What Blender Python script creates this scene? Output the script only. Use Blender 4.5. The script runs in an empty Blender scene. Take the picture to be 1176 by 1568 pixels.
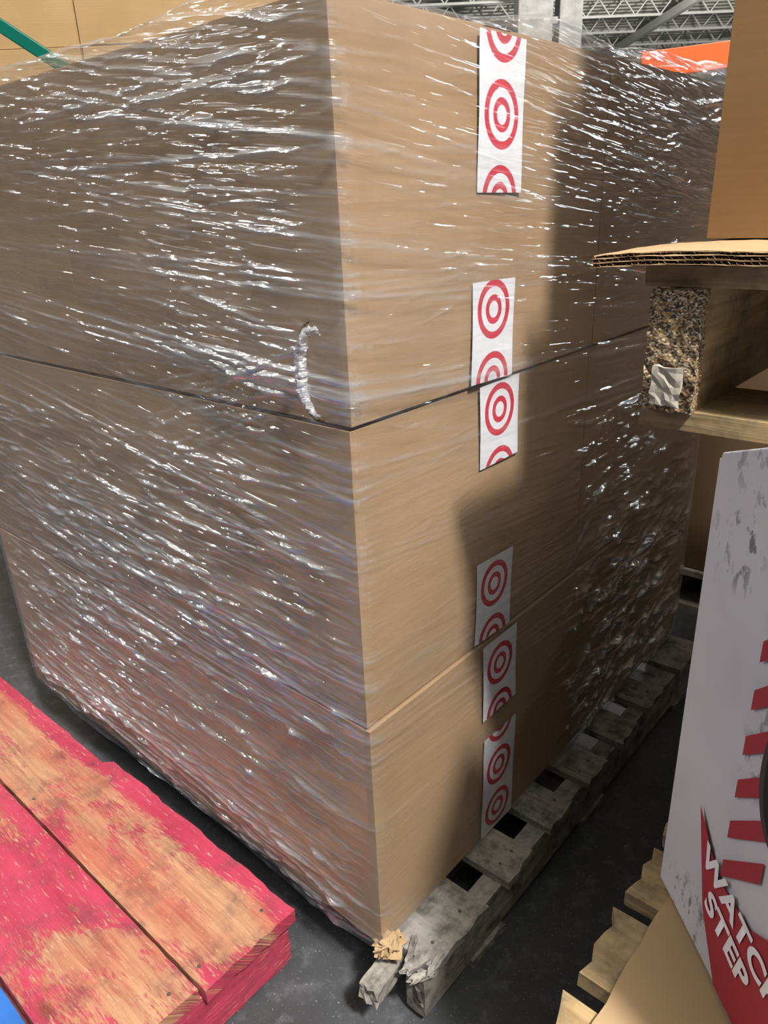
import bpy, bmesh, math, random
import numpy as np
from mathutils import Vector, Matrix, noise
random.seed(7)
scene = bpy.context.scene
scene.view_settings.view_transform = 'Standard'
COL = scene.collection

# ------------------------------------------------------------------ frames
KX, KY = -0.034, 0.8416
ANG = math.radians(48.0)
FR = Matrix.Translation((KX, KY, 0)) @ Matrix.Rotation(ANG, 4, 'Z')   # x = along right face, y = along left face

# ------------------------------------------------------------------ node helpers
def new_mat(name):
    m = bpy.data.materials.new(name); m.use_nodes = True
    nt = m.node_tree; nt.nodes.clear()
    out = nt.nodes.new('ShaderNodeOutputMaterial')
    return m, nt, out
def N(nt, t, **kw):
    n = nt.nodes.new(t)
    for k, v in kw.items(): setattr(n, k, v)
    return n
def L(nt, a, b): nt.links.new(a, b)
def ramp(nt, src, stops):
    r = nt.nodes.new('ShaderNodeValToRGB'); L(nt, src, r.inputs[0])
    e = r.color_ramp.elements
    while len(e) < len(stops): e.new(0.5)
    for i, (p, c) in enumerate(stops):
        e[i].position = p; e[i].color = (c, c, c, 1) if isinstance(c, (int, float)) else (*c, 1)
    return r.outputs[0]
def math_n(nt, op, a, b=None, c=None, clamp=False):
    n = nt.nodes.new('ShaderNodeMath'); n.operation = op; n.use_clamp = clamp
    for i, v in enumerate((a, b, c)):
        if v is None: continue
        if isinstance(v, (int, float)): n.inputs[i].default_value = v
        else: L(nt, v, n.inputs[i])
    return n.outputs[0]
def mixc(nt, f, a, b, mode='MIX'):
    n = nt.nodes.new('ShaderNodeMix'); n.data_type = 'RGBA'; n.blend_type = mode
    for s, v in ((0, f), (6, a), (7, b)):
        if isinstance(v, (int, float)): n.inputs[s].default_value = v
        elif isinstance(v, tuple): n.inputs[s].default_value = (*v, 1)
        else: L(nt, v, n.inputs[s])
    return n.outputs[2]
def coords(nt, kind='UV', rot=0.0, scale=(1, 1, 1), loc=(0, 0, 0), src=None):
    if src is None:
        tc = nt.nodes.new('ShaderNodeTexCoord'); src = tc.outputs[kind]
    if rot:
        m = N(nt, 'ShaderNodeMapping'); m.inputs['Rotation'].default_value = (0, 0, rot); L(nt, src, m.inputs[0]); src = m.outputs[0]
    m2 = N(nt, 'ShaderNodeMapping'); m2.inputs['Scale'].default_value = scale; m2.inputs['Location'].default_value = loc
    L(nt, src, m2.inputs[0])
    return m2.outputs[0]
def noise_n(nt, vec, scale=1, detail=3, rough=.5, dist=0):
    n = N(nt, 'ShaderNodeTexNoise'); L(nt, vec, n.inputs['Vector'])
    n.inputs['Scale'].default_value = scale; n.inputs['Detail'].default_value = detail
    n.inputs['Roughness'].default_value = rough; n.inputs['Distortion'].default_value = dist
    return n.outputs[0]
def principled(nt, out, col, rough=.6, metal=0, bump=None, bstr=.3, bdist=.002, spec=None):
    p = nt.nodes.new('ShaderNodeBsdfPrincipled')
    for k, v in (('Base Color', col), ('Roughness', rough), ('Metallic', metal)):
        if isinstance(v, tuple): p.inputs[k].default_value = (*v, 1)
        elif isinstance(v, (int, float)): p.inputs[k].default_value = v
        else: L(nt, v, p.inputs[k])
    if spec is not None: p.inputs['Specular IOR Level'].default_value = spec
    if bump is not None:
        b = N(nt, 'ShaderNodeBump'); b.inputs['Strength'].default_value = bstr; b.inputs['Distance'].default_value = bdist
        L(nt, bump, b.inputs['Height']); L(nt, b.outputs[0], p.inputs['Normal'])
    L(nt, p.outputs[0], out.inputs[0]); return p

# ------------------------------------------------------------------ materials
def m_cardboard(name, c, dark=.80):
    m, nt, out = new_mat(name)
    co = coords(nt, 'Object')
    a = noise_n(nt, co, 4, 3, .6)
    b = noise_n(nt, coords(nt, 'Object', scale=(3, 3, 240)), 1, 1, .5)
    c2 = tuple(x * dark for x in c)
    col = mixc(nt, ramp(nt, a, [(.3, 0), (.7, 1)]), c2, c)
    col = mixc(nt, ramp(nt, b, [(.35, .18), (.65, 0)]), col, tuple(x * .6 for x in c))
    principled(nt, out, col, .75, spec=.2)
    return m
def m_wood(name, c1, c2, grey=.0, greyc=(.3, .29, .28), dirt=.3):
    m, nt, out = new_mat(name)
    g = noise_n(nt, coords(nt, 'UV', scale=(2.5, 55, 1)), 1, 5, .65, .6)
    big = noise_n(nt, coords(nt, 'UV', scale=(3, 7, 1)), 1, 3)
    col = mixc(nt, ramp(nt, g, [(.32, 0), (.68, 1)]), c2, c1)
    col = mixc(nt, ramp(nt, big, [(.35, grey), (.7, 0)]), col, greyc)
    v = N(nt, 'ShaderNodeTexVoronoi'); L(nt, coords(nt, 'UV', scale=(4, 9, 1)), v.inputs['Vector']); v.inputs['Scale'].default_value = 1
    kn = ramp(nt, v.outputs['Distance'], [(.05, 1), (.14, 0)])
    col = mixc(nt, math_n(nt, 'MULTIPLY', kn, .75), col, tuple(x * .35 for x in c2))
    d = noise_n(nt, coords(nt, 'Object'), 23, 4, .7)
    col = mixc(nt, ramp(nt, d, [(.45, 0), (.7, dirt)]), col, (.05, .045, .04))
    principled(nt, out, col, .85, bump=g, bstr=.7, bdist=.002, spec=.15)
    return m
def m_redwood(name):
    m, nt, out = new_mat(name)
    g = noise_n(nt, coords(nt, 'UV', scale=(3, 60, 1)), 1, 5, .7, .5)
    wood = mixc(nt, ramp(nt, g, [(.3, 0), (.7, 1)]), (.20, .085, .045), (.46, .26, .15))
    red = mixc(nt, noise_n(nt, coords(nt, 'UV', scale=(4, 20, 1)), 1, 3), (.18, .008, .020), (.46, .055, .105))
    wear = noise_n(nt, coords(nt, 'UV', scale=(3.5, 9, 1), loc=(3, 1.7, 0)), 1, 7, .66, .8)
    flk = noise_n(nt, coords(nt, 'UV', scale=(50, 280, 1)), 1, 2, .6)
    at = N(nt, 'ShaderNodeAttribute'); at.attribute_name = 'wear'
    w = math_n(nt, 'ADD', wear, math_n(nt, 'MULTIPLY', math_n(nt, 'SUBTRACT', flk, .5), .40))
    w = math_n(nt, 'ADD', w, at.outputs['Fac'])
    f = ramp(nt, w, [(.49, 0), (.60, 1)])
    stain = mixc(nt, .5, wood, (.30, .03, .03))
    stainf = ramp(nt, noise_n(nt, coords(nt, 'UV', scale=(5, 12, 1), loc=(9, 4, 0)), 1, 3), [(.4, 0), (.62, 1)])
    wood2 = mixc(nt, stainf, wood, stain)
    col = mixc(nt, f, red, wood2)
    v = N(nt, 'ShaderNodeTexVoronoi'); L(nt, coords(nt, 'UV', scale=(3.3, 8, 1), loc=(1, .4, 0)), v.inputs['Vector']); v.inputs['Scale'].default_value = 1
    col = mixc(nt, ramp(nt, v.outputs['Distance'], [(.03, .8), (.11, 0)]), col, (.09, .03, .015))
    d = noise_n(nt, coords(nt, 'Object'), 17, 5, .7)
    col = mixc(nt, ramp(nt, d, [(.50, 0), (.68, .45)]), col, (.06, .03, .03))
    fl = noise_n(nt, coords(nt, 'UV', scale=(30, 190, 1), loc=(4, 4, 0)), 1, 3, .7)
    col = mixc(nt, ramp(nt, fl, [(.60, 0), (.66, .6)]), col, (.46, .31, .20))
    principled(nt, out, col, .5, bump=math_n(nt, 'ADD', g, math_n(nt, 'MULTIPLY', f, -.5)), bstr=.7, bdist=.003, spec=.35)
    return m
def m_plain(name, c, rough=.6, metal=0, var=.15, scale=8, spec=None):
    m, nt, out = new_mat(name)
    a = noise_n(nt, coords(nt, 'Object'), scale, 4, .6)
    col = mixc(nt, ramp(nt, a, [(.3, 0), (.7, 1)]), tuple(x * (1 - var) for x in c), c)
    principled(nt, out, col, rough, metal, spec=spec)
    return m
def m_carton():
    m, nt, out = new_mat('white_carton_board')
    co = coords(nt, 'Object')
    a = noise_n(nt, co, 5, 3); s = noise_n(nt, coords(nt, 'Object', scale=(1, 1, .55)), 60, 4, .7)
    p = ramp(nt, noise_n(nt, coords(nt, 'Object', loc=(.3, .1, .9)), 6, 2), [(.54, 0), (.64, 1)])
    col = mixc(nt, ramp(nt, a, [(.3, 0), (.7, 1)]), (.42, .42, .45), (.52, .52, .55))
    col = mixc(nt, math_n(nt, 'MULTIPLY', ramp(nt, s, [(.54, 0), (.60, .9)]), p), col, (.12, .12, .12))
    principled(nt, out, col, .5, spec=.3); return m
def m_concrete(name):
    m, nt, out = new_mat(name)
    co = coords(nt, 'Object')
    a = noise_n(nt, co, 2.2, 6, .65); b = noise_n(nt, co, 26, 5, .7); d = noise_n(nt, co, 260, 1)
    col = mixc(nt, ramp(nt, a, [(.3, 0), (.7, 1)]), (.018, .019, .021), (.055, .058, .064))
    col = mixc(nt, ramp(nt, b, [(.52, 0), (.68, .6)]), col, (.10, .105, .115))
    col = mixc(nt, ramp(nt, d, [(.70, 0), (.74, .7)]), col, (.3, .3, .3))
    principled(nt, out, col, .6, bump=b, bstr=.25, bdist=.002)
    return m
def m_chip(name):
    m, nt, out = new_mat(name)
    v = N(nt, 'ShaderNodeTexVoronoi'); L(nt, coords(nt, 'Object', scale=(1, 1, 1.5)), v.inputs['Vector']); v.inputs['Scale'].default_value = 430
    s = N(nt, 'ShaderNodeSeparateColor'); L(nt, v.outputs['Color'], s.inputs[0])
    col = ramp(nt, s.outputs[0], [(.2, (.03, .02, .012)), (.5, (.20, .125, .055)), (.8, (.34, .23, .12)), (.97, (.5, .44, .36))])
    principled(nt, out, col, .7, bump=s.outputs[1], bstr=.9, bdist=.003); return m
def m_label(name):
    m, nt, out = new_mat(name)
    tc = N(nt, 'ShaderNodeTexCoord'); s = N(nt, 'ShaderNodeSeparateXYZ'); L(nt, tc.outputs['UV'], s.inputs[0])
    SP = .098
    v = math_n(nt, 'SUBTRACT', math_n(nt, 'FRACT', math_n(nt, 'DIVIDE', s.outputs[1], SP)), .5)
    v = math_n(nt, 'MULTIPLY', v, SP)
    r = math_n(nt, 'SQRT', math_n(nt, 'ADD', math_n(nt, 'MULTIPLY', v, v), math_n(nt, 'MULTIPLY', s.outputs[0], s.outputs[0])))
    def ring(a, b):
        return math_n(nt, 'MULTIPLY', math_n(nt, 'GREATER_THAN', r, a), math_n(nt, 'LESS_THAN', r, b))
    f = math_n(nt, 'ADD', ring(.0305, .0400), ring(.0115, .0200), clamp=True)
    w = noise_n(nt, coords(nt, 'UV'), 60, 3)
    white = mixc(nt, w, (.64, .65, .70), (.78, .80, .84))
    col = mixc(nt, f, white, (.52, .03, .055))
    principled(nt, out, col, .45)
    return m
def m_film(name, milky=1.0, base=0.0):
    m, nt, out = new_mat(name)
    tc = N(nt, 'ShaderNodeTexCoord')
    at = N(nt, 'ShaderNodeAttribute'); at.attribute_name = 'streak'; streak = at.outputs['Fac']
    av = N(nt, 'ShaderNodeAttribute'); av.attribute_name = 'veil'; veil = av.outputs['Fac']
    cr = noise_n(nt, coords(nt, scale=(7, 100, 1), rot=.10), 1, 2, .6, .5)
    b = N(nt, 'ShaderNodeBump'); b.inputs['Strength'].default_value = 1; b.inputs['Distance'].default_value = .004
    L(nt, cr, b.inputs['Height'])
    gl = N(nt, 'ShaderNodeBsdfGlossy'); gl.inputs['Roughness'].default_value = .07; gl.inputs['Color'].default_value = (.95, .97, 1, 1)
    L(nt, b.outputs[0], gl.inputs['Normal'])
    tr = N(nt, 'ShaderNodeBsdfTransparent'); tr.inputs['Color'].default_value = (.95, .95, .95, 1)
    df = N(nt, 'ShaderNodeBsdfDiffuse'); df.inputs['Color'].default_value = (.80, .84, .93, 1)
    lw = N(nt, 'ShaderNodeLayerWeight'); lw.inputs['Blend'].default_value = .22
    fr = math_n(nt, 'MULTIPLY', lw.outputs['Facing'], .22)
    fg = math_n(nt, 'ADD', math_n(nt, 'ADD', fr, .06 + base), math_n(nt, 'MULTIPLY', streak, .20), clamp=True)
    fd = math_n(nt, 'ADD', math_n(nt, 'MULTIPLY', streak, .16 * milky), veil)
    fd = math_n(nt, 'ADD', fd, .003 * milky + base, clamp=True)
    m1 = N(nt, 'ShaderNodeMixShader'); L(nt, fd, m1.inputs[0]); L(nt, tr.outputs[0], m1.inputs[1]); L(nt, df.outputs[0], m1.inputs[2])
    m2 = N(nt, 'ShaderNodeMixShader'); L(nt, fg, m2.inputs[0]); L(nt, m1.outputs[0], m2.inputs[1]); L(nt, gl.outputs[0], m2.inputs[2])
    L(nt, m2.outputs[0], out.inputs[0])
    return m

CARD = m_cardboard('cardboard_kraft', (.375, .25, .145))
CARD_O = m_cardboard('cardboard_orange', (.24, .135, .055))
CARD_D = m_cardboard('cardboard_dark', (.12, .075, .04))
CARD_B = m_cardboard('cardboard_background', (.38, .25, .12))
CARD_SH = m_cardboard('cardboard_sheet', (.38, .26, .145))
WOOD_G = m_wood('pallet_wood_weathered', (.37, .34, .29), (.14, .12, .10), .7, (.25, .245, .24), .95)
WOOD_Y = m_wood('pallet_wood_fresh', (.44, .32, .16), (.22, .135, .06), .45, (.24, .2, .145), .6)
WOOD_R = m_redwood('red_painted_wood')
FILM = m_film('stretch_film')
LABEL = m_label('bullseye_label_print')
CONC = m_concrete('concrete_floor')
CHIP = m_chip('chipboard_block')
WHITE_C = m_carton()
RED_INK = m_plain('red_ink', (.32, .015, .03), .5, var=.15)
WHITE_INK = m_plain('white_ink', (.7, .7, .72), .5, var=.03)
BLACK = m_plain('black_void', (.006, .006, .006), .8)
DARKRIM = m_plain('dark_rim', (.03, .03, .035), .5)
TEAL = m_plain('teal_rack_paint', (.0, .10, .07), .35)
ORANGE = m_plain('orange_rack_paint', (.80, .10, .01), .4)
GREYP = m_plain('grey_column_paint', (.42, .42, .40), .5, var=.5, scale=14)
BLUE = m_plain('blue_paint', (.02, .12, .42), .5, var=.3)
STEEL = m_plain('nail_steel', (.2, .17, .15), .5, .9)
CEIL = m_plain('ceiling_white', (.50, .50, .45), .7)
JOIST = m_plain('joist_paint', (.55, .55, .52), .6)
TAPE = m_plain('packing_tape', (.50, .33, .17), .25, var=.05)
PAPER = m_plain('torn_paper', (.40, .36, .30), .6, var=.4, scale=60)

# ------------------------------------------------------------------ mesh builder
class B:
    def __init__(s, name, mats):
        s.name = name; s.mats = mats; s.bm = bmesh.new()
        s.uv = s.bm.loops.layers.uv.new('UVMap'); s.wear = s.bm.verts.layers.float.new('wear')
    def grid_box(s, c, size, mat=0, rot=None, seg=(1, 1, 1), jit=0.0, endjit=0.0, wear=0.0, profile=None):
        sx, sy, sz = size; a = max(range(3), key=lambda i: size[i]); o = [i for i in range(3) if i != a]
        nx, ny, nz = seg; M = Matrix.Translation(c) @ (rot.to_4x4() if rot else Matrix.Identity(4))
        vs = {}; offu, offv = random.uniform(0, 40), random.uniform(0, 40)
        endo = {}; v_uv = {}
        def getv(i, j, k):
            key = (i, j, k)
            if key in vs: return vs[key]
            p = [(-.5 + i / nx) * sx, (-.5 + j / ny) * sy, (-.5 + k / nz) * sz]
            base = tuple(p)
            idx = (i, j, k); nn = (nx, ny, nz)
            if endjit and idx[a] in (0, nn[a]):
                kk = (idx[a], idx[o[0]] if nn[o[0]] > 1 else 0, idx[o[1]] if nn[o[1]] > 1 else 0)
                if kk not in endo: endo[kk] = random.uniform(-1, .3) * endjit
                p[a] += endo[kk] * (1 if idx[a] else -1)
            if jit:
                for q in range(3): p[q] += random.uniform(-jit, jit)
            if profile: p = profile(p)
            v = s.bm.verts.new(M @ Vector(p)); v[s.wear] = wear(base) if callable(wear) else wear
            vs[key] = v; v_uv[v] = base
            return v
        def face(keys):
            try: f = s.bm.faces.new([getv(*k) for k in keys])
            except ValueError: return
            f.material_index = mat
            for l in f.loops:
                b = v_uv[l.vert]; l[s.uv].uv = (b[a] + offu, b[o[0]] + b[o[1]] * 1.0 + offv)
        for i in range(nx):
            for j in range(ny):
                face([(i, j, 0), (i, j + 1, 0), (i + 1, j + 1, 0), (i + 1, j, 0)])
                face([(i, j, nz), (i + 1, j, nz), (i + 1, j + 1, nz), (i, j + 1, nz)])
        for i in range(nx):
            for k in range(nz):
                face([(i, 0, k), (i + 1, 0, k), (i + 1, 0, k + 1), (i, 0, k + 1)])
                face([(i, ny, k), (i, ny, k + 1), (i + 1, ny, k + 1), (i + 1, ny, k)])
        for j in range(ny):
            for k in range(nz):
                face([(0, j, k), (0, j, k + 1), (0, j + 1, k + 1), (0, j + 1, k)])
                face([(nx, j, k), (nx, j + 1, k), (nx, j + 1, k + 1), (nx, j, k + 1)])
    def mm(s, x0, x1, y0, y1, z0, z1, **kw):
        s.grid_box(((x0 + x1) / 2, (y0 + y1) / 2, (z0 + z1) / 2), (x1 - x0, y1 - y0, z1 - z0), **kw)
    def plank(s, x0, x1, y0, y1, z0, z1, mat=0, jit=.0008, endjit=.004, wear=0.0, rot=None, fine=1):
        dx, dy = x1 - x0, y1 - y0
        seg = (14 * fine, 5, 1) if dx > dy else (5, 14 * fine, 1)
        if min(dx, dy) < .06: seg = (14, 2, 3) if dx > dy else (2, 14, 3)
        s.mm(x0, x1, y0, y1, z0, z1, mat=mat, seg=seg, jit=jit, endjit=endjit, wear=wear, rot=rot)
    def cyl(s, c, r, h, mat=0, n=16, rot=None, r2=None):
        M = Matrix.Translation(c) @ (rot.to_4x4() if rot else Matrix.Identity(4))
        res = bmesh.ops.create_cone(s.bm, cap_ends=True, segments=n, radius1=r, radius2=r if r2 is None else r2, depth=h, matrix=M)
        for f in {f for v in res['verts'] for f in v.link_faces}: f.material_index = mat
    def done(s, matrix=None, bevel=0, smooth=False, parent=None, recalc=True):
        me = bpy.data.meshes.new(s.name)
        if recalc: bmesh.ops.recalc_face_normals(s.bm, faces=s.bm.faces)
        s.bm.to_mesh(me); s.bm.free()
        for m in s.mats: me.materials.append(m)
        ob = bpy.data.objects.new(s.name, me); COL.objects.link(ob)
        if parent: ob.parent = parent
        elif matrix is not None: ob.matrix_world = matrix
        if bevel:
            b = ob.modifiers.new('bevel', 'BEVEL'); b.width = bevel; b.segments = 2; b.limit_method = 'ANGLE'; b.angle_limit = math.radians(50)
        if smooth:
            for p in me.polygons: p.use_smooth = True
        return ob

# ------------------------------------------------------------------ cardboard boxes
Z0, BH = .130, .44
BX, BY = .611, .606
def tmat(M, x, y, z, rz=0): return M @ Matrix.Translation((x, y, z)) @ Matrix.Rotation(rz, 4, 'Z')
def make_box(name, M, sx, sy, sz, mat, bulge=.003, tape=True):
    b = B(name, [mat, TAPE, BLACK]); g = .0004
    cx, cy, cz = sx / 2, sy / 2, sz / 2
    ph = random.uniform(0, 9)
    def prof(p):
        q = list(p)
        fx = math.cos(math.pi * p[0] / sx); fy = math.cos(math.pi * p[1] / sy); fz = math.cos(math.pi * p[2] / sz)
        w = .0016 * math.sin(9 * p[0] + 7 * p[1] + 5 * p[2] + ph)
        q[0] += (bulge + w) * (1 if p[0] > 0 else -1) * fy * fz * (abs(p[0]) > sx * .49)
        q[1] += (bulge + w) * (1 if p[1] > 0 else -1) * fx * fz * (abs(p[1]) > sy * .49)
        return q
    b.grid_box((cx, cy, cz - .002), (sx - 2 * g, sy - 2 * g, sz - .005), seg=(12, 12, 10), profile=prof)
    t = sz - .0043
    b.mm(.006, cx - .0015, .006, sy - .006, t, t + .003)
    b.mm(cx + .0015, sx - .006, .006, sy - .006, t, t + .003)
    if tape: b.mm(cx - .03, cx + .03, .004, sy - .004, t + .003, t + .0034, mat=1)
    return b.done(M, bevel=.003)
stack = []
for lay in range(3):
    for ix in range(2):
        for iy in range(2):
            jx, jy = random.uniform(-.001, .001), random.uniform(-.001, .001)
            if lay == 1: jy += .003
            if lay == 2: jx += .001
            M = tmat(FR, ix * (BX + .001) + jx, iy * (BY + .001) + jy, Z0 + lay * BH)
            ob = make_box('cardboard_box', M, BX, BY, BH - .001, CARD)
            stack.append((lay, ix, iy, ob))
def label(parent, xc, z0, z1, phase, tilt=0, y=-.0055, w=.104):
    b = B('bullseye_label', [LABEL])
    M = Matrix.Translation((xc, y, (z0 + z1) / 2)) @ Matrix.Rotation(tilt, 4, 'Y')
    nx, nz = 4, 8; h = z1 - z0; vs = []
    for k in range(nz + 1):
        for i in range(nx + 1):
            u = (-.5 + i / nx) * w; v = (-.5 + k / nz) * h
            vs.append((b.bm.verts.new(M @ Vector((u, .0006 * math.sin(40 * v + 30 * u), v))), (u, v + h / 2 + phase)))
    for k in range(nz):
        for i in range(nx):
            q = [vs[k * (nx + 1) + i], vs[k * (nx + 1) + i + 1], vs[(k + 1) * (nx + 1) + i + 1], vs[(k + 1) * (nx + 1) + i]]
            f = b.bm.faces.new([t[0] for t in q])
            for l, t in zip(f.loops, q): l[b.uv].uv = t[1]
    return b.done(parent=parent, recalc=False)
near = {lay: ob for lay, ix, iy, ob in stack if ix == 0 and iy == 0}
SP = .098
label(near[2], .302, BH - .19, BH - .010, SP * .57, math.radians(1))
label(near[2], .291, .002, .140, SP * .49, math.radians(1))
label(near[1], .318, BH - .130, BH - .004, SP * .66, math.radians(-1))
label(near[1], .312, .004, .150, SP * .52, math.radians(2))
label(near[0], .330, BH - .160, BH - .006, SP * .5, math.radians(-1))
label(near[0], .333, .006, .235, SP * .02, math.radians(1.5))

b = B('torn_cardboard_flap', [CARD_SH])
for i in range(12):
    a = random.uniform(0, 6)
    b.grid_box((random.uniform(-.012, .04), random.uniform(-.022, .0), random.uniform(.004, .030)), (random.uniform(.02, .045), random.uniform(.012, .026), .002),
               rot=Matrix.Rotation(a, 3, 'Z') @ Matrix.Rotation(random.uniform(-.9, .9), 3, 'X'), seg=(5, 4, 1), jit=.002)
b.done(parent=near[0])

# ------------------------------------------------------------------ stretch wrap
def set_attr(me, name, vals):
    a = me.attributes.new(name, 'FLOAT', 'POINT'); a.data.foreach_set('value', np.asarray(vals, dtype=np.float32).ravel())
def lowfreq(S, Z, seed, nwave=26, fs=6, fz=8):
    o = np.zeros(np.broadcast(S, Z).shape)
    r = np.random.default_rng(seed)
    for _ in range(nwave):
        a, b_, p = r.normal(0, fs), r.normal(0, fz), r.uniform(0, 6.28)
        o += np.sin(S * a + Z * b_ + p)
    return o / math.sqrt(nwave)
def wrap(name, x0, x1, y0, y1, z0, z1, M, rc=.014):
    pts = []
    def seg(ax, ay, bx, by, step):
        n = max(2, int(math.hypot(bx - ax, by - ay) / step))
        for i in range(n): t = i / n; pts.append((ax + (bx - ax) * t, ay + (by - ay) * t))
    def arc(cx, cy, a0):
        for i in range(5):
            a = a0 + math.pi / 2 * i / 5; pts.append((cx + rc * math.cos(a), cy + rc * math.sin(a)))
    seg(x0, y1 - rc, x0, y0 + rc, .006); arc(x0 + rc, y0 + rc, math.pi)
    seg(x0 + rc, y0, x1 - rc, y0, .006); arc(x1 - rc, y0 + rc, -math.pi / 2)
    seg(x1, y0 + rc, x1, y1 - rc, .05); arc(x1 - rc, y1 - rc, 0)
    seg(x1 - rc, y1, x0 + rc, y1, .05); arc(x0 + rc, y1 - rc, math.pi / 2)
    P = np.array(pts); n = len(P)
    nxt = np.roll(P, -1, 0); prv = np.roll(P, 1, 0)
    per = np.concatenate([[0], np.cumsum(np.hypot(*(nxt - P).T))])
    T = nxt - prv; T /= np.hypot(*T.T)[:, None]; NX, NY = T[:, 1], -T[:, 0]
    s = per[:n]; sc = (y1 - y0)
    dz = .0022
    zs = np.arange(z0, z1 + .001, dz); nz = len(zs)
    H = np.zeros((nz, n)); ST = np.zeros((nz, n))
    def strand(u, z, slope, length, w, inten, bend=0.0, hh=None):
        sa, sb = sc + u - length / 2, sc + u + length / 2
        i0, i1 = np.searchsorted(s, max(0, sa)), np.searchsorted(s, min(sb, s[-1]))
        for i in range(i0, i1):
            t = (s[i] - sa) / length
            zc = z + slope * (s[i] - sc - u) + bend * math.sin(math.pi * t)
            e = min(1, 4 * t, 4 * (1 - t)); e *= .75 + .25 * math.sin(s[i] * 37 + z * 90)
            k0, k1 = int((zc - 3 * w - z0) / dz), int((zc + 3 * w - z0) / dz) + 2
            k0, k1 = max(0, k0), min(nz, k1)
            if k1 <= k0: continue
            g = np.exp(-((zs[k0:k1] - zc) / w) ** 2)
            ST[k0:k1, i] += inten * e * g; H[k0:k1, i] += (w * .7 if hh is None else hh) * e * g
    r = random.Random(5)
    for _ in range(560):      # fine long tension lines
        u = r.uniform(-1.25, 1.25)
        strand(u, r.uniform(z0, z1), r.gauss(-.07, .055), r.uniform(.35, 1.4), r.uniform(.0012, .0022), r.uniform(.1, .5), r.gauss(0, .012))
    for _ in range(26):       # bunched rope-like strands
        u = r.uniform(-1.2, .9)
        strand(u, r.uniform(z0, z1), r.gauss(-.09, .07), r.uniform(.7, 1.8), r.uniform(.0025, .0045), r.uniform(.6, 1.3), r.gauss(0, .015))
    for _ in range(11):       # broad bands where the film overlaps
        zb_ = r.uniform(z0, z1); sl = r.gauss(-.08, .05)
        for q in range(7): strand(r.uniform(-.3, .0), zb_ + r.gauss(0, .010), sl + r.gauss(0, .01), 2.0, r.uniform(.0014, .0026), r.uniform(.3, .8), r.gauss(0, .006))
    for _ in range(70):       # steep cross wrinkles
        u = r.uniform(-1.2, 1.2)
        strand(u, r.uniform(z0, z1), r.choice((-1, 1, -1)) * r.uniform(.2, .5), r.uniform(.1, .4), r.uniform(.0015, .003), r.uniform(.1, .4), r.gauss(0, .01))
    for zc in (Z0 + .02, Z0 + BH * .5, Z0 + BH, Z0 + BH * 1.5, Z0 + 2 * BH, Z0 + 2 * BH + .08, Z0 + 2.6 * BH, z1 - .02):
        for _ in range(14):   # fans converging on the corner
            sl = r.uniform(-.4, .25); ln = r.uniform(.15, .5); side = r.choice((-1, 1))
            strand(side * ln / 2, zc + r.gauss(0, .02) + sl * side * ln / 2, sl, ln, r.uniform(.0015, .003), r.uniform(.15, .5))
    for _ in range(40):       # strands gathered into the torn spot
        a_ = r.uniform(-.25, .45); ln = r.uniform(.12, .5)
        strand(-.07 - ln / 2, Z0 + 2 * BH + .06 + r.gauss(0, .035) - a_ * ln / 2, a_, ln, r.uniform(.0015, .003), r.uniform(.2, .7))
    for _ in range(2700):     # small crinkles
        u = r.uniform(-1.22, 1.22)
        strand(u, r.uniform(z0, z1), r.gauss(-.08, .18), r.uniform(.025, .11), r.uniform(.0012, .0020), r.uniform(.1, .8), 0, r.uniform(.0010, .0026))
    for _ in range(550):      # looser crinkling low on the right face
        u = r.uniform(.55, 1.2)
        strand(u, r.uniform(z0, z0 + .75), r.gauss(.08, .3), r.uniform(.03, .14), r.uniform(.002, .004), r.uniform(.3, 1.1), 0, r.uniform(.004, .009))
    for _ in range(16):       # lower-left gathering
        strand(r.uniform(-1.1, -.2), r.uniform(z0, z0 + .65), r.uniform(-.05, .14), r.uniform(.4, .9), r.uniform(.003, .006), r.uniform(.4, .9), .02)
    for _ in range(150):      # taut lines across the lower half of the left face
        strand(r.uniform(-1.1, -.1), r.uniform(z0, z0 + .80), r.gauss(-.04, .07), r.uniform(.25, .9), r.uniform(.0016, .003), r.uniform(.4, 1.0), r.gauss(0, .01), r.uniform(.002, .0045))
    for _ in range(700):
        strand(r.uniform(-1.15, -.05), r.uniform(z0, z0 + .80), r.gauss(-.04, .12), r.uniform(.03, .10), r.uniform(.0016, .0026), r.uniform(.4, 1.0), 0, r.uniform(.0025, .0055))
    for _ in range(50):       # top band bunching
        strand(r.uniform(-1.2, 1.2), r.uniform(z1 - .10, z1), r.gauss(0, .06), r.uniform(.2, .8), r.uniform(.002, .004), r.uniform(.3, .9))
    S, Z = np.meshgrid(s, zs); U = S - sc
    lf = lowfreq(S, Z + S * .1, 3, fs=3, fz=9); lf2 = lowfreq(S, Z + S * .1, 9, fs=4, fz=70)
    veil = np.clip(-.002 + .014 * lf + .012 * lf2, 0, .1)
    left = U < 0
    gz = (Z - z0) / (z1 - z0)
    veil += np.where(left, .075 * np.clip((-U) / 1.2, 0, 1) * np.clip(1.0 - gz, 0, 1) + .010 * np.exp(-((gz - .15) / .12) ** 2), 0)  # broad milky reflection painted into the film whiteness, low on the left
    veil += np.where(~left & (U < 1.3), .08 * np.clip((U - .6) / .6, 0, 1) * np.clip(1.0 - gz, 0, 1), 0)  # pale highlights painted the same way, low on the far right face
    veil += .05 * np.exp(-((Z - z1) / .035) ** 2)
    tearm = np.exp(-(((U + .05) / .05) ** 2 + ((Z - (Z0 + 2 * BH + .06)) / .06) ** 2))
    veil += .03 * tearm
    ST *= np.where(left, 1.0, np.where(U < .6, .38, np.where(U < 1.3, 1.15, .4)))  # streak whiteness cut on the lit part, raised past it as painted highlights
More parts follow.
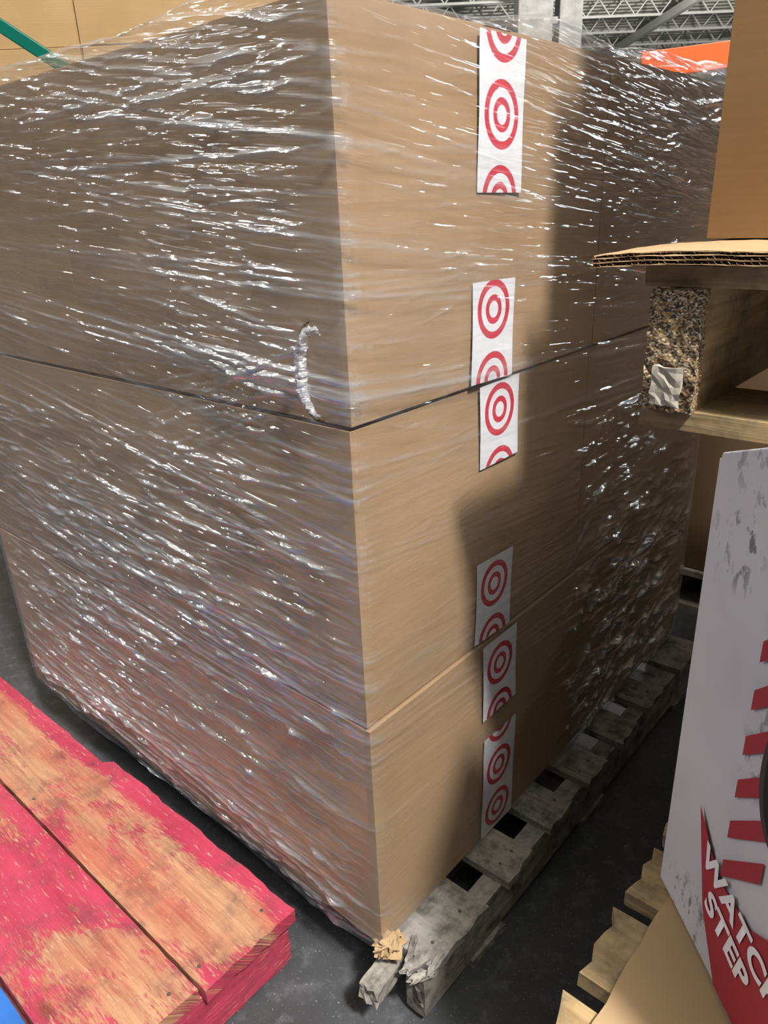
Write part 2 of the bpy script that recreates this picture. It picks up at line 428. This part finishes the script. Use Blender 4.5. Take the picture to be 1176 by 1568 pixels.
    ST *= np.clip(.75 + .45 * lf, .2, 1.4)
    ST = np.clip(ST, 0, 1.6)
    dc = np.minimum.reduce([np.hypot(P[:, 0] - a, P[:, 1] - b_) for a in (x0, x1) for b_ in (y0, y1)])
    amp = np.minimum(1, dc / .06)[None, :]
    flat = np.where((U > 0) & (U < .5), .55, np.where((U >= .5) & (U < .7), .55 + .45 * (U - .5) / .2, 1.0))
    D = (H * flat + .0005 * (1 + lf2) + .0015 * (1 + lf)) * (amp * .92 + .08)
    D = np.clip(D, 0, .02)
    ztop = .008 * np.clip((gz - .95) / .05, 0, 1) * (1 + 1.2 * lowfreq(S, Z * 0, 21, fs=12))
    ZZ = Z + ztop
    zb = .010 * lowfreq(s, 0 * s, 22, fs=9); ZZ[0] += zb
    XX = P[:, 0][None] + NX[None] * D; YY = P[:, 1][None] + NY[None] * D
    rowsX, rowsY, rowsZ = [XX], [YY], [ZZ]
    fST, fV = [ST], [veil]
    for kk in (1, 2, 3, 4):
        ins = .012 * kk ** 1.5
        rowsX.append((P[:, 0] - NX * ins)[None]); rowsY.append((P[:, 1] - NY * ins)[None])
        rowsZ.append((ZZ[-1] + .004 * kk * (1 if kk < 3 else .6) + .002 * lowfreq(s, 0 * s + kk, 30 + kk, fs=30))[None])
        fST.append(ST[-1:] * .7); fV.append(veil[-1:])
    XX, YY, ZZ = np.vstack(rowsX), np.vstack(rowsY), np.vstack(rowsZ)
    A1, A2 = np.vstack(fST), np.vstack(fV); nr = XX.shape[0]
    verts = np.stack([XX, YY, ZZ], -1).reshape(-1, 3)
    idx = np.arange(nr * n).reshape(nr, n)
    a = idx[:-1]; c = np.roll(idx, -1, 1)[:-1]; d = np.roll(idx, -1, 1)[1:]; e = idx[1:]
    faces = np.stack([a, c, d, e], -1).reshape(-1, 4)
    me = bpy.data.meshes.new(name)
    me.vertices.add(len(verts)); me.vertices.foreach_set('co', verts.astype(np.float32).ravel())
    nf = len(faces); me.loops.add(nf * 4); me.loops.foreach_set('vertex_index', faces.astype(np.int32).ravel())
    me.polygons.add(nf); me.polygons.foreach_set('loop_start', np.arange(0, nf * 4, 4, dtype=np.int32))
    me.polygons.foreach_set('use_smooth', np.ones(nf, dtype=bool))
    me.update(calc_edges=True)
    uvl = me.uv_layers.new(name='UVMap')
    col_i = faces % n; col_i = np.where((col_i == 0) & (np.array([0, 1, 1, 0])[None] == 1), n, col_i)
    uu = per[col_i]; vv = ZZ.ravel()[faces]
    uvl.data.foreach_set('uv', np.stack([uu, vv], -1).astype(np.float32).ravel())
    set_attr(me, 'streak', A1); set_attr(me, 'veil', A2)
    me.validate(); me.materials.append(FILM)
    ob = bpy.data.objects.new(name, me); COL.objects.link(ob); ob.matrix_world = M
    return ob
XE, YE = 2 * BX + .001, 2 * BY + .001
film = wrap('stretch_wrap', -.008, XE + .009, -.009, YE + .009, Z0 + .004, Z0 + 3 * BH + .004, FR)

# torn spot: crescent lip of gathered film with a dark strip painted as shade along its opening edge
FILM2 = m_film('loose_film', 2.4, .24)
SHADE = m_cardboard('cardboard_shaded', (.13, .08, .045))
def crescent(name, r0, wmax, bulge, x, mat, jit=.0015, a0=25, a1=250):
    bm = bmesh.new(); uv = bm.loops.layers.uv.new('UVMap'); prev = None; NT = 48
    cy_, cz_ = .040, Z0 + 2 * BH + .064
    for i in range(NT + 1):
        t = i / NT; a = math.radians(a0 + (a1 - a0) * t)
        w = .0015 + wmax * math.sin(math.pi * t) ** 1.3
        cur = []
        for q in range(6):
            rr = r0 - w * q / 5
            y = cy_ - .72 * rr * math.cos(a); z = cz_ + rr * 1.35 * math.sin(a)
            cur.append(bm.verts.new((x - bulge * math.sin(math.pi * q / 5) * math.sin(math.pi * t) - random.uniform(0, jit * 2), y + random.uniform(-jit, jit), z + random.uniform(-jit, jit))))
        if prev:
            for q in range(5):
                f = bm.faces.new((prev[q], prev[q + 1], cur[q + 1], cur[q])); f.smooth = True
                for l in f.loops: l[uv].uv = (l.vert.co.y * 4, l.vert.co.z * 4)
        prev = cur
    me = bpy.data.meshes.new(name); bm.to_mesh(me); bm.free(); me.materials.append(mat)
    o = bpy.data.objects.new(name, me); COL.objects.link(o); o.parent = film
crescent('film_tear', .040, .022, .012, -.014, FILM2, .002, 60, 285)
crescent('film_tear_shade', .044, .006, .001, -.0140, SHADE, .0006, 95, 290)

# ------------------------------------------------------------------ pallets
def nails(b, x, y, z, mat):
    b.cyl((x, y, z), .0032, .0015, mat=mat, n=10)
def pallet(name, M, X0, X1, Y0, Y1, zb, woods, boards=None, stringers=None, th=.016, sh=.096, bottom=None, endjit=.005, inset=None):
    b = B(name, woods + [STEEL]); nm = len(woods)
    for (a, c) in boards:
        b.plank(a, c, Y0 + random.uniform(-.003, .003), Y1 + random.uniform(-.006, .002), zb + th + sh, zb + 2 * th + sh, mat=random.randrange(nm) if nm > 1 else 0, endjit=endjit)
        for s0 in stringers:
            for dx in (.25, .75): nails(b, a + (c - a) * dx + random.uniform(-.006, .006), s0 + .019, zb + 2 * th + sh + .0004, nm)
    for i, s0 in enumerate(stringers):
        b.plank(X0 + (inset[i] if inset else 0), X1, s0, s0 + .038, zb + th, zb + th + sh, mat=random.randrange(nm) if nm > 1 else 0, jit=.001)
    for (a, c) in (bottom or [(boards[0][0], boards[0][1]), (boards[len(boards) // 2][0], boards[len(boards) // 2][1]), (boards[-1][0], boards[-1][1])]):
        b.plank(a, c, Y0 + .005, Y1 - .005, zb, zb + th, mat=0, endjit=endjit)
    return b, nm
b, nm = pallet('wooden_pallet', FR, .01, 1.22, -.092, 1.16, .0005, [WOOD_G],
    boards=[(.022, .175), (.235, .325), (.39, .48), (.545, .635), (.70, .79), (.855, .945), (1.05, 1.20)], stringers=[-.078, .52, 1.10], endjit=.006,
    bottom=[(.14, .24), (.55, .65), (1.05, 1.15)], inset=[0, .09, .09])
b.grid_box((-.016, -.016, .096), (.095, .036, .030), rot=Matrix.Rotation(math.radians(8), 3, 'Z') @ Matrix.Rotation(math.radians(6), 3, 'Y'), seg=(10, 4, 3), jit=.0014, endjit=.007)
for (x, y, z, l, w_, h_, rz) in ((.014, -.062, .131, .055, .016, .008, -15), (.024, -.042, .1315, .055, .010, .005, 24), (.006, -.078, .122, .045, .010, .008, -30), (.034, -.084, .1315, .05, .008, .004, 8), (.016, -.052, .060, .05, .006, .03, 70)):
    b.grid_box((x, y, z), (l, w_, h_), rot=Matrix.Rotation(math.radians(rz), 3, 'Z'), seg=(8, 3, 2), jit=.0012, endjit=.014)
b.done(FR, bevel=.001)

b = B('red_wooden_pallet', [WOOD_R, STEEL])
def redprof(p):
    y = p[1] + .625
    if p[0] > .08:
        cut = .0
        if y > .60: cut = .024 + .008 * math.sin(y * 31)
        if y > .82: cut = .034 + .03 * (y - .82)
        p[0] -= cut + .002 * math.sin(y * 37) + .001 * math.sin(y * 131)
    return p
b.mm(-.236, -.050, .155, 1.405, .116, .143, seg=(10, 60, 1), jit=.0006, endjit=.004, profile=redprof,
     wear=lambda p: .13 - .55 * max(0, p[0] - .040) / .05 - .25 * max(0, -.58 - p[1]) / .04 * .5 - .12 * max(0, p[1] - .15))
b.plank(-.430, -.241, .168, 1.40, .115, .1415, endjit=.004, fine=3, wear=lambda p: -.02 + .16 * max(0, min(1, (-.28 - p[1]) / .15)) - .1 * (abs(p[0]) > .085))
for y in (.170, .745, 1.33):
    b.plank(-.428, -.056, y, y + .05, .018, .1145, wear=-.15)
for x0, x1 in ((-.425, -.30), (-.19, -.062)):
    b.plank(x0, x1, .178, 1.39, .0005, .0175, wear=-.05)
for x in (-.21, -.09, -.28, -.39):
    for y in (.197, .77, 1.35): nails(b, x + random.uniform(-.01, .01), y, .1435 if x > -.24 else .142, 1)
b.done(FR, bevel=.003)

b, nm = pallet('blue_wooden_pallet', FR, -1.46, -.440, .10, 1.15, .0005, [BLUE],
    boards=[(-.60, -.436), (-.80, -.68), (-1.0, -.88), (-1.2, -1.08), (-1.44, -1.30)], stringers=[.11, .6, 1.10], endjit=.003)
b.done(FR, bevel=.0015)

def stdb(x0, w=1.2):
    ws = [.10, .09, .10, .085, .10, .09, .09, .10, .09, .10]; gap = (w - sum(ws)) / (len(ws) - 1); o = []; x = x0
    for q in ws: o.append((x, x + q)); x += q + gap
    return o
PH = .1565
for i in range(3):
    dx, dy = random.uniform(-.01, .01), random.uniform(-.012, .0)
    b, nm = pallet('wooden_pallet', FR, -.32 + dx, .88 + dx, -1.38, -.358 + (dy if i < 2 else 0), .0005 + i * PH, [WOOD_Y, WOOD_G] if i < 2 else [WOOD_Y],
        boards=stdb(-.32 + dx), stringers=[-1.36, -.91, -.44], th=.022, sh=.112, endjit=.011)
    b.done(FR, bevel=.0015)
ZT = .0005 + 3 * PH
def sheet(name, x0, x1, y0, y1, z, t, mat, M=FR, amp=.004, curl=0.0):
    b = B(name, [mat, CARD_O])
    def warp(p, ztop=True):
        w = amp * (noise.noise(Vector((p[0] * 4, p[1] * 4, z))) + .4)
        c_ = max(0, p[1] - ((y1 - y0) / 2 - .12))
        return [p[0] + .004 * noise.noise(Vector((p[1] * 30, 1, z))), p[1] + .004 * noise.noise(Vector((p[0] * 30, 5, z))), p[2] + max(0, w) - curl * c_ * c_]
    if t < .005:
        b.mm(x0, x1, y0, y1, z, z + t, seg=(40, 40, 1), profile=warp)
    else:
        n = 3; lt = t / n
        for q in range(n):
            zz = z + q * lt; ins = .002 * random.uniform(-1, 1.5)
            b.mm(x0 + ins, x1, y0, y1 - abs(ins), zz, zz + .0009, seg=(40, 90, 1), profile=warp, jit=.0005)
            yy = y1; per_ = .0065; prev = None; k = 0; cx, cy, cz = (x0 + x1) / 2, (y0 + y1) / 2, zz
            while yy > y1 - .55:
                h = .0012 + (lt - .0018) * (.5 + .5 * math.cos(2 * math.pi * k / 6))
                vs = []
                rag = random.uniform(-.001, .002)
                for xx in (x0 + ins + .001 + rag, x0 + .05, x0 + .2):
                    p = warp([xx - cx, yy - abs(ins) - .002 - cy, h]); vs.append(b.bm.verts.new((p[0] + cx, p[1] + cy, p[2] + cz)))
                if prev:
                    for j in range(2):
                        f = b.bm.faces.new((prev[j], prev[j + 1], vs[j + 1], vs[j])); f.material_index = 1
                prev = vs; yy -= per_ / 6; k += 1
        b.mm(x0 + .003, x1, y0, y1 - .004, z + t - .0009, z + t, seg=(40, 90, 1), profile=warp, jit=.0005)
    return b.done(M)
sheet('cardboard_sheet', -.28, .84, -1.34, -.402, ZT + .001, .004, CARD_SH, amp=.002)

# white carton (rests on the cardboard sheet) with one side flap standing up
CS = 1.2
CT = Matrix.Translation((.3186, .6576, 0)) @ Matrix.Rotation(math.radians(3.2), 4, 'Z')
CZ0, CZ1 = ZT + .009, 1.0195
b = B('white_carton', [WHITE_C, RED_INK, WHITE_INK, BLACK, DARKRIM])
cw, cd = .48, .36; chh = CZ1 - CZ0
def cprof(p):
    q = list(p)
    if abs(p[0]) > cw * .49: q[0] += .004 * (1 if p[0] > 0 else -1) * math.cos(math.pi * p[1] / cd) * math.cos(math.pi * p[2] / chh)
    return q
b.grid_box((cw / 2, -cd / 2, (CZ0 + CZ1) / 2), (cw, cd, chh), seg=(10, 10, 10), profile=cprof)
# upright flap, folded along the top edge
fl0 = [b.bm.verts.new(p) for p in ((.0, -.002, CZ1 - .004), (.0, -cd + .004, CZ1 - .004), (.0, -cd + .02, CZ1 + .085), (.0, -.16, CZ1 + .062), (.0, -.074, CZ1 + .033), (.0, -.004, CZ1 + .006))]
fl1 = [b.bm.verts.new((.0035, v.co.y, v.co.z)) for v in fl0]
b.bm.faces.new(fl0); b.bm.faces.new(fl1[::-1])
for i in range(6): b.bm.faces.new((fl0[i], fl0[(i + 1) % 6], fl1[(i + 1) % 6], fl1[i]))
X = -.0055
def poly(b, pts, mat, x=X):
    vs = [b.bm.verts.new((x, -u * CS, CZ0 + v * CS)) for u, v in pts]
    f = b.bm.faces.new(vs); f.material_index = mat
poly(b, [(.058, .152), (.086, .060), (.120, .008), (.290, .008), (.290, .215), (.150, .115), (.100, .112)], 1)
for i in range(7):
    v0 = .118 + i * .042
    poly(b, [(.102, v0), (.150, v0 + .045), (.150, v0 + .066), (.102, v0 + .018)], 1, X - .0001)
ring = [(.160 + .034 * math.cos(a), .260 + .062 * math.sin(a)) for a in [i * math.tau / 32 for i in range(32)]]
poly(b, ring, 4, X - .0006)
ring = [(.161 + .029 * math.cos(a), .260 + .056 * math.sin(a)) for a in [i * math.tau / 32 for i in range(32)]]
poly(b, ring, 3, X - .0010)
carton = b.done(CT, bevel=.002)
def text(parent, body, u, v, size, ang, mat):
    u, v, size = u * CS, v * CS, size * CS
    cu = bpy.data.curves.new('t', 'FONT'); cu.body = body; cu.size = size; cu.offset = size * .035
    o = bpy.data.objects.new('t', cu); COL.objects.link(o)
    bpy.context.view_layer.update()
    me = bpy.data.meshes.new_from_object(o.evaluated_get(bpy.context.evaluated_depsgraph_get()))
    bpy.data.objects.remove(o)
    M = Matrix(((0, 0, -1, X - .0012), (-math.cos(ang), math.sin(ang), 0, -u), (math.sin(ang), math.cos(ang), 0, CZ0 + v), (0, 0, 0, 1)))
    me.transform(M); me.materials.clear(); me.materials.append(mat)
    ob = bpy.data.objects.new('printed_text', me); COL.objects.link(ob); ob.parent = parent
text(carton, 'WATCH YOUR', .074, .108, .034, math.radians(-14), WHITE_INK)
text(carton, 'STEP', .088, .070, .034, math.radians(-14), WHITE_INK)

# upper pallet
UX, UY, UZ = .149, -.275, 1.024
b, nm = pallet('wooden_pallet', FR, UX + .002, UX + 1.1, UY - 1.06, UY, UZ, [WOOD_Y],
    boards=[(UX + q, UX + w_) for q, w_ in ((0, .13), (.19, .28), (.34, .43), (.49, .58), (.64, .73), (.79, .88), (.96, 1.10))], stringers=[UY - 1.05, UY - .56, UY - .064], th=.020, sh=.122, endjit=.004)
b.mats.append(CHIP); b.mats.append(PAPER)
b.mm(UX - .012, UX + .004, UY - .066, UY - .014, UZ + .021, UZ + .141, mat=2, seg=(2, 8, 16), jit=.0015)
b.grid_box((UX - .0175, UY - .040, UZ + .048), (.0016, .030, .040), mat=3, seg=(1, 5, 6), jit=.0016)
b.done(FR, bevel=.0006)
ZU = UZ + .020 * 2 + .122
sheet('cardboard_sheet', UX - .026, 1.1, -1.30, UY + .046, ZU + .0015, .012, CARD_SH, amp=.003, curl=.40)
zb = ZU + .0175
for (x, y1_, h) in ((.270, -.290, .30), (.325, -.295, .30), (.385, -.31, .34)):  # the upper two, out of view, are added to slant the shadow edge
    make_box('cardboard_box', tmat(FR, x, y1_ - .55, zb), .60, .55, h, CARD_O); zb += h + .001

# ------------------------------------------------------------------ background
W = Matrix.Identity(4)
for ix in range(3):
    for iz in range(5):
        make_box('cardboard_box', tmat(W, -2.75 + ix * .86 + random.uniform(-.01, .01), 3.15 + random.uniform(0, .03), .15 + iz * .56), .85, .7, .557, CARD_B)
b, nm = pallet('wooden_pallet', W, -2.8, -.1, 3.1, 3.95, .0005, [WOOD_G], boards=[(-2.78 + i * .3, -2.6 + i * .3) for i in range(9)], stringers=[3.15, 3.5, 3.85], th=.02, sh=.108)
b.done(W)
for iy in range(2):  # added load in dark cardboard, standing in for shade in the gap
    for iz in range(2):
        make_box('cardboard_box', tmat(FR, 1.60, -.95 + iy * .56, .142 + iz * .50), .9, .55, .497, CARD_D)
b, nm = pallet('wooden_pallet', FR, 1.58, 2.55, -.98, .20, .0005, [WOOD_G], boards=[(1.58 + i * .16, 1.69 + i * .16) for i in range(6)], stringers=[-.97, -.4, .15], th=.018, sh=.102)
b.done(FR)
b = B('rack_upright', [TEAL])
for x, zt in ((-2.2, 3.2), (-.62, 1.62)):
    b.mm(x - .04, x + .04, 2.78, 2.86, 0, zt)
    b.mm(x - .08, x + .08, 2.74, 2.90, 0, .008)
def strut(b, p, q, w, t, mat=0):
    p, q = Vector(p), Vector(q); d = q - p
    rot = d.to_track_quat('X', 'Z').to_matrix()
    b.grid_box((p + q) / 2, (d.length, t, w), mat=mat, rot=rot)
strut(b, (-2.2, 2.82, 2.54), (-.62, 2.82, 1.455), .040, .03)
strut(b, (-2.2, 2.82, .5), (-.62, 2.82, 1.40), .035, .03)
b.done(W, bevel=.004)
b = B('rack_beam', [ORANGE])
strut(b, (1.30, 4.0, 1.80), (3.3, 3.55, 1.90), .11, .05)
strut(b, (1.30, 4.0, .9), (3.3, 3.55, 1.0), .11, .05)
for p in ((1.34, 4.03), (3.3, 3.6)): b.mm(p[0] - .04, p[0] + .04, p[1], p[1] + .08, 0, 1.80)
b.done(W, bevel=.003)
b = B('building_column', [GREYP])
b.mm(.93, 1.14, 5.2, 5.36, 0, 8.5); b.mm(1.19, 1.33, 5.25, 5.4, 0, 8.5)
for z in range(17): b.mm(1.135, 1.195, 5.28, 5.33, .3 + z * .48, .34 + z * .48)
b.done(W, bevel=.006)
b = B('floor', [CONC]); b.mm(-25, 35, -20, 46, -.1, 0); b.done(W)
b = B('ceiling', [CEIL])
b.mm(-25, 35, -20, 46, 8.6, 8.7)
for i in range(110): b.mm(-25, 35, -19 + i * .6, -18.75 + i * .6, 8.55, 8.6)
b.done(W)
b = B('ceiling_joists', [JOIST])
for i in range(14):
    y = 3 + i * 3.2
    b.mm(-25, 35, y, y + .1, 8.4, 8.5); b.mm(-25, 35, y, y + .1, 7.8, 7.88)
    for k in range(60): strut(b, (-25 + k, y + .05, 7.84), (-24.5 + k, y + .05, 8.45), .05, .05); strut(b, (-24.5 + k, y + .05, 8.45), (-24 + k, y + .05, 7.84), .05, .05)
for i in range(10): b.mm(-24 + i * 6, -23.8 + i * 6, -18, 45, 7.5, 7.8)
b.done(W)
b = B('wall_back', [m_plain('wall_paint', (.4, .4, .37), .7)]); b.mm(-25, 35, 45.5, 46, 0, 8.6); b.done(W)

# ------------------------------------------------------------------ lights (main high-bay lamp, plus unseen lamps added for fill and glints)
def point(name, loc, P, r, col=(1, .96, .9)):
    l = bpy.data.lights.new(name, 'POINT'); l.energy = P; l.shadow_soft_size = r; l.color = col
    o = bpy.data.objects.new(name, l); COL.objects.link(o); o.location = loc
point('high_bay_and_added_light', (2.34, -3.09, 7.6), 5800, .34, (1, .97, .93))
point('high_bay_and_added_light', (-6.5, 3.0, 7.2), 380, .22, (.97, .98, 1))  # added dim fill lamp, also reflected in the film
point('high_bay_and_added_light', (-12, 1.0, 7.2), 420, .22, (.97, .98, 1))  # added, with the next two, for sparkle on the left film
point('high_bay_and_added_light', (-12, 6.0, 7.2), 420, .22, (.97, .98, 1))
point('high_bay_and_added_light', (-18, 3.0, 7.2), 900, .22, (.97, .98, 1))
point('high_bay_and_added_light', (9.0, 6.5, 7.0), 850, .25, (.85, .92, 1))  # added so wrinkles on the shaded right face catch highlights
point('high_bay_and_added_light', (17, 11, 6.8), 2000, .3, (.85, .92, 1))  # added farther off for more glints low on the right film
point('high_bay_and_added_light', (10, 24, 6.2), 6000, .3, (1, .98, .92))  # added to brighten the far ceiling
w = bpy.data.worlds.new('World'); scene.world = w; w.use_nodes = True
w.node_tree.nodes['Background'].inputs[0].default_value = (.75, .85, 1, 1)
w.node_tree.nodes['Background'].inputs[1].default_value = .04

# ------------------------------------------------------------------ camera
cam = bpy.data.cameras.new('camera'); co = bpy.data.objects.new('camera', cam); COL.objects.link(co)
R = Matrix(((.9991, .0432, 0, 0), (-.0167, .3852, -.9227, 0), (-.0399, .9219, .3855, 1.253), (0, 0, 0, 1)))
co.matrix_world = R
cam.sensor_fit = 'VERTICAL'; cam.sensor_height = 24; cam.lens = 24 * 1130 / 1568
cam.clip_start = .02; cam.clip_end = 200
scene.camera = co
